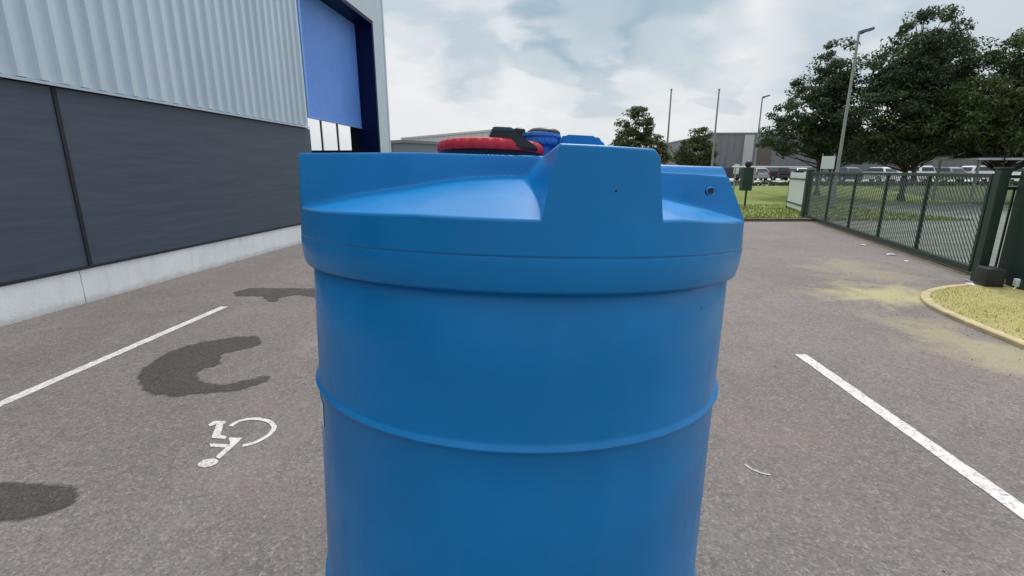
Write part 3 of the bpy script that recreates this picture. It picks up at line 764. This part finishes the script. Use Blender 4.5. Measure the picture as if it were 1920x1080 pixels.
bm = B(); tube(bm, [(-.02, -.02, .09), (-.06, -.05, .05), (-.12, -.06, .02), (-.2, -.04, .008)], .012, 8); obj('conduit', bm, M['white'], t, True)

# green letter box on a post at the far end
t = thing('post_box', 'dark green box with a round black top on a thin post in the grass', 'post box', (11.95, 25.0, 0), 0)
bm = B(); box(bm, (.02, -.03, 0), (.10, .03, .80)); obj('post', bm, M['green'], t)
bm = B(); box(bm, (-.26, -.16, .80), (.26, .16, 1.95), .03); obj('box', bm, M['green'], t)
bm = B(); bmesh.ops.create_uvsphere(bm, u_segments=20, v_segments=12, radius=.17, matrix=Matrix.Translation((.02, 0, 2.12))); obj('beacon', bm, M['black'], t, True)

# height bar in the background
t = thing('height_barrier', 'long pale horizontal bar on thin posts across the far entrance', 'barrier', (13.6, 30, gz(30)), 0)
bm = B(); cyl(bm, (-.2, 0, 1.93), (4.6, 0, 1.90), .045, .045, 10); obj('bar', bm, M['white'], t, True, 40)
for x in (0, 4.4):
    bm = B(); cyl(bm, (x, 0, 0), (x, 0, 1.87), .035, .035, 10); obj('post', bm, M['post'], t, True, 40)
t = thing('direction_sign', 'small square white sign on two posts under the leftmost dark tree', 'sign', (15.65, 25, 0), 0)
bm = B(); box(bm, (0, -.015, 1.88), (.66, .015, 2.50), .01); obj('panel', bm, M['white'], t)
for x in (.04, .62):
    bm = B(); cyl(bm, (x, .04, 0), (x, .04, 2.62), .025, .025, 8); obj('post', bm, M['post'], t)
t = thing('entrance_sign', 'small narrow white sign left of the black topped post box', 'sign', (14.4, 32, gz(32)), 0)
bm = B(); box(bm, (0, -.015, 1.35), (.34, .015, 1.98), .01); obj('panel', bm, M['white'], t)
bm = B(); cyl(bm, (.17, .04, 0), (.17, .04, 1.9), .03, .03, 8); obj('post', bm, M['post'], t)

# litter by the gate
LIT = [((1670, 478), .07, 'largest flat scrap of white litter below the middle of the gate'), ((1700, 490), .035, 'small scrap of white litter nearer the camera below the gate'), ((1618, 460), .05, 'pale scrap of litter farthest along the gate')]
for (p, s, lb) in LIT:
    bm = B(); x, y = px(*p); n = 9
    top = [bm.verts.new((x + s * 1.4 * cos(2 * pi * i / n) * random.uniform(.7, 1.2), y + s * sin(2 * pi * i / n) * random.uniform(.7, 1.2), .006 + random.uniform(0, .02))) for i in range(n)]
    c = bm.verts.new((x, y, .02))
    for i in range(n): bm.faces.new((c, top[i], top[(i + 1) % n]))
    tag(obj('litter', bm, M['sticker']), lb, 'litter', 'scraps of litter along the gate')
bm = B()
for i in range(160):
    if i < 120: x, y = random.gauss(5.4, .35), random.gauss(5.6, 1.1)
    else: x, y = random.uniform(-4, 5), random.uniform(1.5, 10)
    if x > 5.35 and y < 7.5 and x > 5.3 + (y - 4) * .25: continue
    s = random.uniform(.003, .009)
    bmesh.ops.create_icosphere(bm, subdivisions=1, radius=s, matrix=Matrix.Translation((x, y, s * .5)) @ Matrix.Diagonal((1, random.uniform(.6, 1), .6, 1)))
tag(obj('grit', bm, M['kerbd']), 'loose dark grit and leaf crumbs scattered on the asphalt', None, kind='stuff')

# ------------------------------------------------------------------ lamp posts and masts
def street_lamp(x, y, h, label, r=.07, rz=0., wide=False):
    t = thing('street_lamp', label, 'street lamp', (x, y, gz(y)), rz, 'street lamps')
    bm = B(); cyl(bm, (0, 0, 0), (0, 0, h), r, r * .6, 14); obj('pole', bm, M['post'], t, True, 40)
    bm = B(); cyl(bm, (0, 0, 0), (0, 0, 1.0), r * 1.35, r * 1.3, 14); obj('base', bm, M['post'], t, True, 40)
    bm = B(); cyl(bm, (-.02, 0, h - .06), (.22, 0, h + .02), r * .45, r * .45, 8); obj('arm', bm, M['lampm'], t)
    bm = B(); box(bm, (.05, -.14, -.055), (.62, .15, .07), .03, Matrix.Translation((0, 0, h + .02)) @ Matrix.Rotation(R(-14), 4, 'Y')); obj('lantern', bm, M['lampm'], t, True, 40)
    return t
street_lamp(15.85, 24, 7.9, 'tall street lamp with bluish lantern in front of the dark trees', .085)
street_lamp(22.1, 45, 7.45, 'small distant street lamp left of the dark trees', .09)
def mast(x, y, h, label):
    t = thing('flag_mast', label, 'mast', (x, y, gz(y)), 0, 'bare masts')
    bm = B(); cyl(bm, (0, 0, 0), (0, 0, h), .095, .06, 12); obj('pole', bm, M['post'], t, True, 40)
    bm = B(); bmesh.ops.create_uvsphere(bm, u_segments=10, v_segments=8, radius=.09, matrix=Matrix.Translation((0, 0, h + .05))); obj('finial', bm, M['post'], t, True)
mast(13.08, 42, 7.6, 'bare thin mast nearer the roof of the tank, left one of two')
mast(17.0, 42, 7.6, 'bare thin mast standing behind the rounded tree')

# ------------------------------------------------------------------ trees
def tree(name, label, x, y, h, lobes, leafm, trunk_h, tr=.16, n=110, per=70, leaf=.17, cl=.55, seed=1):
    """lobes: (dx, dy, z, rx, ry, rz) ellipsoids that together outline the crown"""
    rnd = random.Random(seed); t = thing(name, label, 'tree', (x, y, gz(y)), 0, 'trees beyond the verge')
    bm = B(); top = h * .82
    zs = [0, trunk_h * .5, trunk_h, (trunk_h + top) / 2, top]
    ln = [(rnd.uniform(-.12, .12) * i, rnd.uniform(-.1, .1) * i) for i in range(5)]
    tube(bm, [(ln[i][0], ln[i][1], zs[i]) for i in range(5)], [tr * 1.25, tr, tr * .85, tr * .5, tr * .12], 9)
    pts = []; vol = [l[3] * l[4] * l[5] for l in lobes]; tot = sum(vol)
    for l, vv in zip(lobes, vol):
        for k in range(max(4, int(n * vv / tot))):
            while True:
                q = Vector((rnd.uniform(-1, 1), rnd.uniform(-1, 1), rnd.uniform(-1, 1)))
                if .25 < q.length < 1: break
            q = q.normalized() * (q.length ** .55)
            pts.append(Vector((l[0] + q.x * l[3], l[1] + q.y * l[4], l[2] + q.z * l[5])))
    for i, q in enumerate(pts):
        if i % 3 == 0:
            z0 = max(trunk_h * .8, q.z - rnd.uniform(.8, 2.2)); f = min(1, z0 / top); s = Vector((ln[4][0] * f, ln[4][1] * f, min(z0, top * .95)))
            m = s.lerp(q, .5) + Vector((rnd.uniform(-.15, .15), rnd.uniform(-.15, .15), -.12)); tube(bm, [s, m, q], [tr * .28, tr * .16, .012], 5)
    obj('trunk', bm, M['bark'], t, True)
    vs, fs = [], []
    for q in pts:
        c_ = cl * rnd.uniform(.6, 1.35); flat = rnd.uniform(.45, .8)
        for k in range(int(per * rnd.uniform(.6, 1.3))):
            while True:
                d = Vector((rnd.uniform(-1, 1), rnd.uniform(-1, 1), rnd.uniform(-1, 1)))
                if d.length < 1: break
            p = q + Vector((d.x * c_, d.y * c_, d.z * c_ * flat)); s = leaf * rnd.uniform(.5, 1.2)
            nn = (d * .6 + Vector((rnd.uniform(-1, 1), rnd.uniform(-1, 1), rnd.uniform(-.2, 1.2)))).normalized()
            a = nn.orthogonal().normalized(); a.rotate(Matrix.Rotation(rnd.random() * 6.28, 3, nn)); b = nn.cross(a)
            i0 = len(vs); vs += [p - a * s, p + b * s * .42 + nn * s * .1, p + a * s, p - b * s * .42 + nn * s * .1]; fs.append((i0, i0 + 1, i0 + 2, i0 + 3))
    me = bpy.data.meshes.new('crown'); me.from_pydata([tuple(v) for v in vs], [], fs); me.materials.append(leafm)
    o = bpy.data.objects.new('crown', me); COL.objects.link(o); o.parent = t
    return t
tree('small_tree', 'small pointed green tree just right of the lid of the tank', 10.1, 40, 6.3, [(0, 0, 2.9, 2.1, 1.6, 1.4), (-.1, 0, 4.7, 1.15, 1.0, 1.4), (0, 0, 5.3, .7, .7, .9), (-1.6, .2, 4.0, .5, .6, 1.1), (1.3, 0, 2.2, 1.2, 1, 1.0), (0, 0, 1.3, 2.4, 1.2, .9)], M['leafyel'], 1.3, .12, 250, 80, .12, .42, 11)
tree('small_tree', 'rounded olive green tree between the two bare masts', 16.6, 45, 5.2, [(0, 0, 2.8, 1.7, 1.5, 1.5), (.3, 0, 4.0, .9, .9, 1.0), (-1.2, 0, 2.0, .9, .8, .9), (.4, 0, 1.2, 1.8, 1.1, .8)], M['leafyel'], 1.0, .12, 200, 80, .12, .42, 12)
tree('broadleaf_tree', 'loose dark tree with open crown leftmost of the big trees', 20.0, 32, 9.2, [(.2, 0, 8.2, 1.1, 1.2, 1.2), (-.6, 0, 6.7, 1.6, 1.4, 1.3), (-1.3, 0, 5.0, 2.1, 1.8, 1.2), (.9, 0, 5.4, 1.9, 1.6, 1.9), (-1.6, 0, 3.5, 2.7, 1.6, .9), (.6, 0, 3.3, 2.0, 1.6, .9)], M['leafdark'], 2.0, .18, 330, 85, .115, .47, 13)
tree('broadleaf_tree', 'tallest dark tree behind the middle of the gate', 23.2, 29, 10.3, [(-.1, 0, 9.0, 1.6, 1.5, 1.2), (-1.2, 0, 7.6, 1.9, 1.8, 1.5), (1.6, .3, 7.7, 1.9, 1.8, 1.6), (0, 0, 6.6, 2.6, 1.8, 1.5), (-1.6, 0, 4.8, 2.5, 2.0, 1.6), (1.4, -.2, 4.9, 2.8, 2.1, 1.7), (0, 0, 3.2, 3.2, 1.8, 1.0)], M['leafdark'], 2.1, .22, 560, 90, .115, .50, 14)
tree('broadleaf_tree', 'broad green tree reaching out of frame at the upper right', 26.9, 27, 9.0, [(.6, 0, 7.5, 1.9, 1.8, 1.4), (-1.8, 0, 5.3, 2.3, 2.0, 1.2), (1.2, 0, 5.6, 2.6, 2.2, 1.8), (-2.8, 0, 4.2, 2.1, 1.8, 1.0), (.3, 0, 3.7, 3.4, 2.0, 1.1)], M['leafmid'], 2.0, .22, 540, 90, .115, .52, 15)
tree('background_tree', 'low dark tree behind the canopy and the parked cars', 36, 44, 7.0, [(0, 0, 4.2, 3.6, 2.0, 1.9), (-3, 0, 3.2, 2.0, 1.6, 1.3), (2.5, 0, 4, 2, 1.6, 1.8)], M['leafdark'], 1.4, .2, 120, 50, .22, .62, 16)
tree('background_tree', 'dim distant tree behind the trunk of the tallest dark tree', 30.5, 47, 6.2, [(0, 0, 3.6, 3.0, 1.8, 1.6), (2, 0, 3, 1.8, 1.6, 1.2)], M['leafdark'], 1.2, .2, 90, 50, .22, .62, 17)

# ------------------------------------------------------------------ parked cars
def car(label, x, y, rz, col, kind=0, rough=.25):
    k = NM('car_paint', col, rough, .1, .5); k.color(k.mix(k.rng(k.noise(1.5, 3), .3, .7), tuple(c * .95 for c in col), tuple(min(1, c * 1.05) for c in col))); k.b.inputs['Coat Weight'].default_value = .6
    t = thing('parked_car', label, 'car', (x, y, gz(y)), rz, 'cars parked beyond the verge')
    if kind == 0:   # hatchback
        low = [(-2.05, .32), (-2.1, .62), (-2.0, .92), (-1.95, 1.0), (1.05, .98), (1.75, .86), (2.08, .66), (2.12, .4), (2.0, .26), (-1.9, .26)]; cab = [(-1.98, .99), (-1.6, 1.46), (-1.1, 1.56), (-.1, 1.57), (.35, 1.5), (1.12, .985)]
    elif kind == 1: # estate / SUV
        low = [(-2.2, .36), (-2.28, .7), (-2.2, 1.08), (1.1, 1.06), (1.95, .95), (2.25, .72), (2.28, .42), (2.15, .28), (-2.1, .28)]; cab = [(-2.2, 1.07), (-1.95, 1.6), (-1.7, 1.69), (-.1, 1.71), (.3, 1.63), (1.15, 1.065)]
    else:           # van
        low = [(-2.5, .36), (-2.55, .8), (-2.52, 1.15), (1.55, 1.13), (2.2, 1.0), (2.5, .75), (2.52, .42), (2.4, .3), (-2.4, .3)]; cab = [(-2.52, 1.14), (-2.46, 1.9), (-2.3, 1.97), (.5, 1.97), (.8, 1.9), (1.6, 1.135)]
    def prism(pts, w0, w1=None, zt=None):
        b = B(); w1 = w1 or w0; z0 = min(p[1] for p in pts); z1 = max(p[1] for p in pts); s = []
        for sg in (-1, 1): s.append([b.verts.new((px_, sg * (w0 + (w1 - w0) * (pz - z0) / (z1 - z0)), pz)) for px_, pz in pts])
        n = len(pts)
        for i in range(n): b.faces.new((s[0][i], s[0][(i + 1) % n], s[1][(i + 1) % n], s[1][i]))
        b.faces.new(s[0]); b.faces.new(list(reversed(s[1]))); bmesh.ops.recalc_face_normals(b, faces=b.faces); return b
    b = prism(low, .86, .84); bmesh.ops.bevel(b, geom=list(b.edges), offset=.05, segments=2, affect='EDGES')
    body = obj('body', b, k.m, t, True, 40)
    b = prism(cab, .80, .62); bmesh.ops.bevel(b, geom=list(b.edges), offset=.04, segments=2, affect='EDGES'); obj('cabin', b, k.m, t, True, 40)
    # windows: side glass, windscreen, rear glass, each slightly proud of the cabin shell
    z0, z1 = cab[0][1], max(p[1] for p in cab)
    for sg in (-1, 1):
        b = B(); q = []
        for (fx, fz) in ((.06, .14), (.16, .80), (.80 if kind < 2 else .86, .80), (.93, .14)):
            xx = cab[0][0] + (cab[-1][0] - cab[0][0]) * fx; zz = z0 + (z1 - z0) * fz
            if fx > .5 and fz > .5: xx = cab[-2][0] - .02
            if fx > .9: xx = cab[-1][0] - .14
            if kind == 2 and fx < .5: xx = -.2
            q.append(b.verts.new((xx, sg * (.80 - .18 * fz + .006), zz)))
        b.faces.new(q if sg < 0 else q[::-1]); obj('side_window', b, M['glass'], t)
    for i0, i1, nm in ((-2, -1, 'windscreen'), (0, 1, 'rear_window')):
        (xa, za), (xb, zb) = cab[i0], cab[i1]; d = Vector((xb - xa, zb - za)); nn = Vector((d.y, -d.x)).normalized()
        if nn.x * (1 if nm == 'windscreen' else -1) < 0: nn = -nn
        b = B(); q = []
        for f, sg in ((.12, -1), (.12, 1), (.88, 1), (.88, -1)):
            xx = xa + d.x * f + nn.x * .008; zz = za + d.y * f + nn.y * .008; wd = (.80 - .18 * (zz - z0) / (z1 - z0)) * .86; q.append(b.verts.new((xx, sg * wd, zz)))
        b.faces.new(q); obj(nm, b, M['glass'], t)
    for wx in (low[0][0] + .75, low[-3][0] - .8):
        for sg in (-1, 1):
            b = B(); cyl(b, (wx, sg * .66, .32), (wx, sg * .875, .32), .32, .32, 20); wh = obj('wheel', b, M['rubber'], t, True, 40)
            b = B(); cyl(b, (wx, sg * .876, .32), (wx, sg * .89, .32), .2, .17, 14); obj('rim', b, M['rim'], wh, True, 40)
    for sg in (-1, 1):
        b = B(); fx = low[-4][0] if kind else low[6][0]; box(b, (low[6 if kind == 0 else 5][0] - .16, sg * .72 - .12, .62), (low[6 if kind == 0 else 5][0] + .03, sg * .72 + .12, .76), .03); obj('headlight', b, M['hlamp'], t, True, 40)
        b = B(); box(b, (low[1][0] - .02, sg * .74 - .09, .72), (low[1][0] + .14, sg * .74 + .09, .95), .02); obj('tail_light', b, M['tlamp'], t, True, 40)
    return t
W_, G_, D_, Bl, Sg = (.72, .74, .77), (.30, .32, .34), (.02, .023, .03), (.03, .05, .11), (.22, .27, .24)
car('white hatchback parked left of the trunk of the tallest tree', 40.0, 54, R(95), W_, 0)
car('white estate car parked right of the trunk of the tallest tree', 43.9, 54, R(88), W_, 1)
car('grey green hatchback parked between two white cars', 47.2, 54, R(92), Sg, 0)
car('bright white estate car parked side on near the canopy', 50.6, 53, R(8), W_, 1)
car('white hatchback parked just right of the side on white estate', 54.6, 53, R(93), W_, 0)
car('dark blue hatchback parked under the dark trees', 37.0, 55, R(90), Bl, 0)
car('white car seen between the two small trees', 23.6, 62, R(10), W_, 1)
car('dark blue estate car at the foot of the small pointed tree', 19.6, 60, R(4), Bl, 1)
car('black hatchback parked behind the dark green post box', 27.6, 62, R(5), D_, 0)
car('silver hatchback behind the pale height bar', 30.6, 62, R(90), G_, 0)
car('black estate car right of the silver hatchback', 33.0, 62, R(92), D_, 1)
car('white hatchback behind the thick green pillar', 35.6, 62, R(90), W_, 0)

# low clipped shrubs between the verge and the pale road
def shrub_row(x0, x1, y, h, mat, seed):
    rnd = random.Random(seed); vs, fs = [], []
    n = int((x1 - x0) * 420)
    for i in range(n):
        x = rnd.uniform(x0, x1); hh = h * (.55 + .45 * (noise.noise(Vector((x * .9, seed, 0))) + .5)); p = Vector((x, y + rnd.gauss(0, .25), gz(y) + hh * rnd.random() ** .7)); s_ = rnd.uniform(.04, .10)
        nn = Vector((rnd.uniform(-1, 1), rnd.uniform(-1, 1), rnd.uniform(0, 1.2))).normalized(); a = nn.orthogonal().normalized(); a.rotate(Matrix.Rotation(rnd.random() * 6.28, 3, nn)); b = nn.cross(a)
        i0 = len(vs); vs += [p - a * s_, p + b * s_ * .5, p + a * s_, p - b * s_ * .5]; fs.append((i0, i0 + 1, i0 + 2, i0 + 3))
    me = bpy.data.meshes.new('low_shrubs'); me.from_pydata([tuple(v) for v in vs], [], fs); me.materials.append(mat)
    o = bpy.data.objects.new('low_shrubs', me); COL.objects.link(o); return tag(o, 'low dark ground shrubs in a line between the grass and the pale road', kind='stuff')
shrub_row(14, 46, 39.6, .42, M['leafdark'], 5)
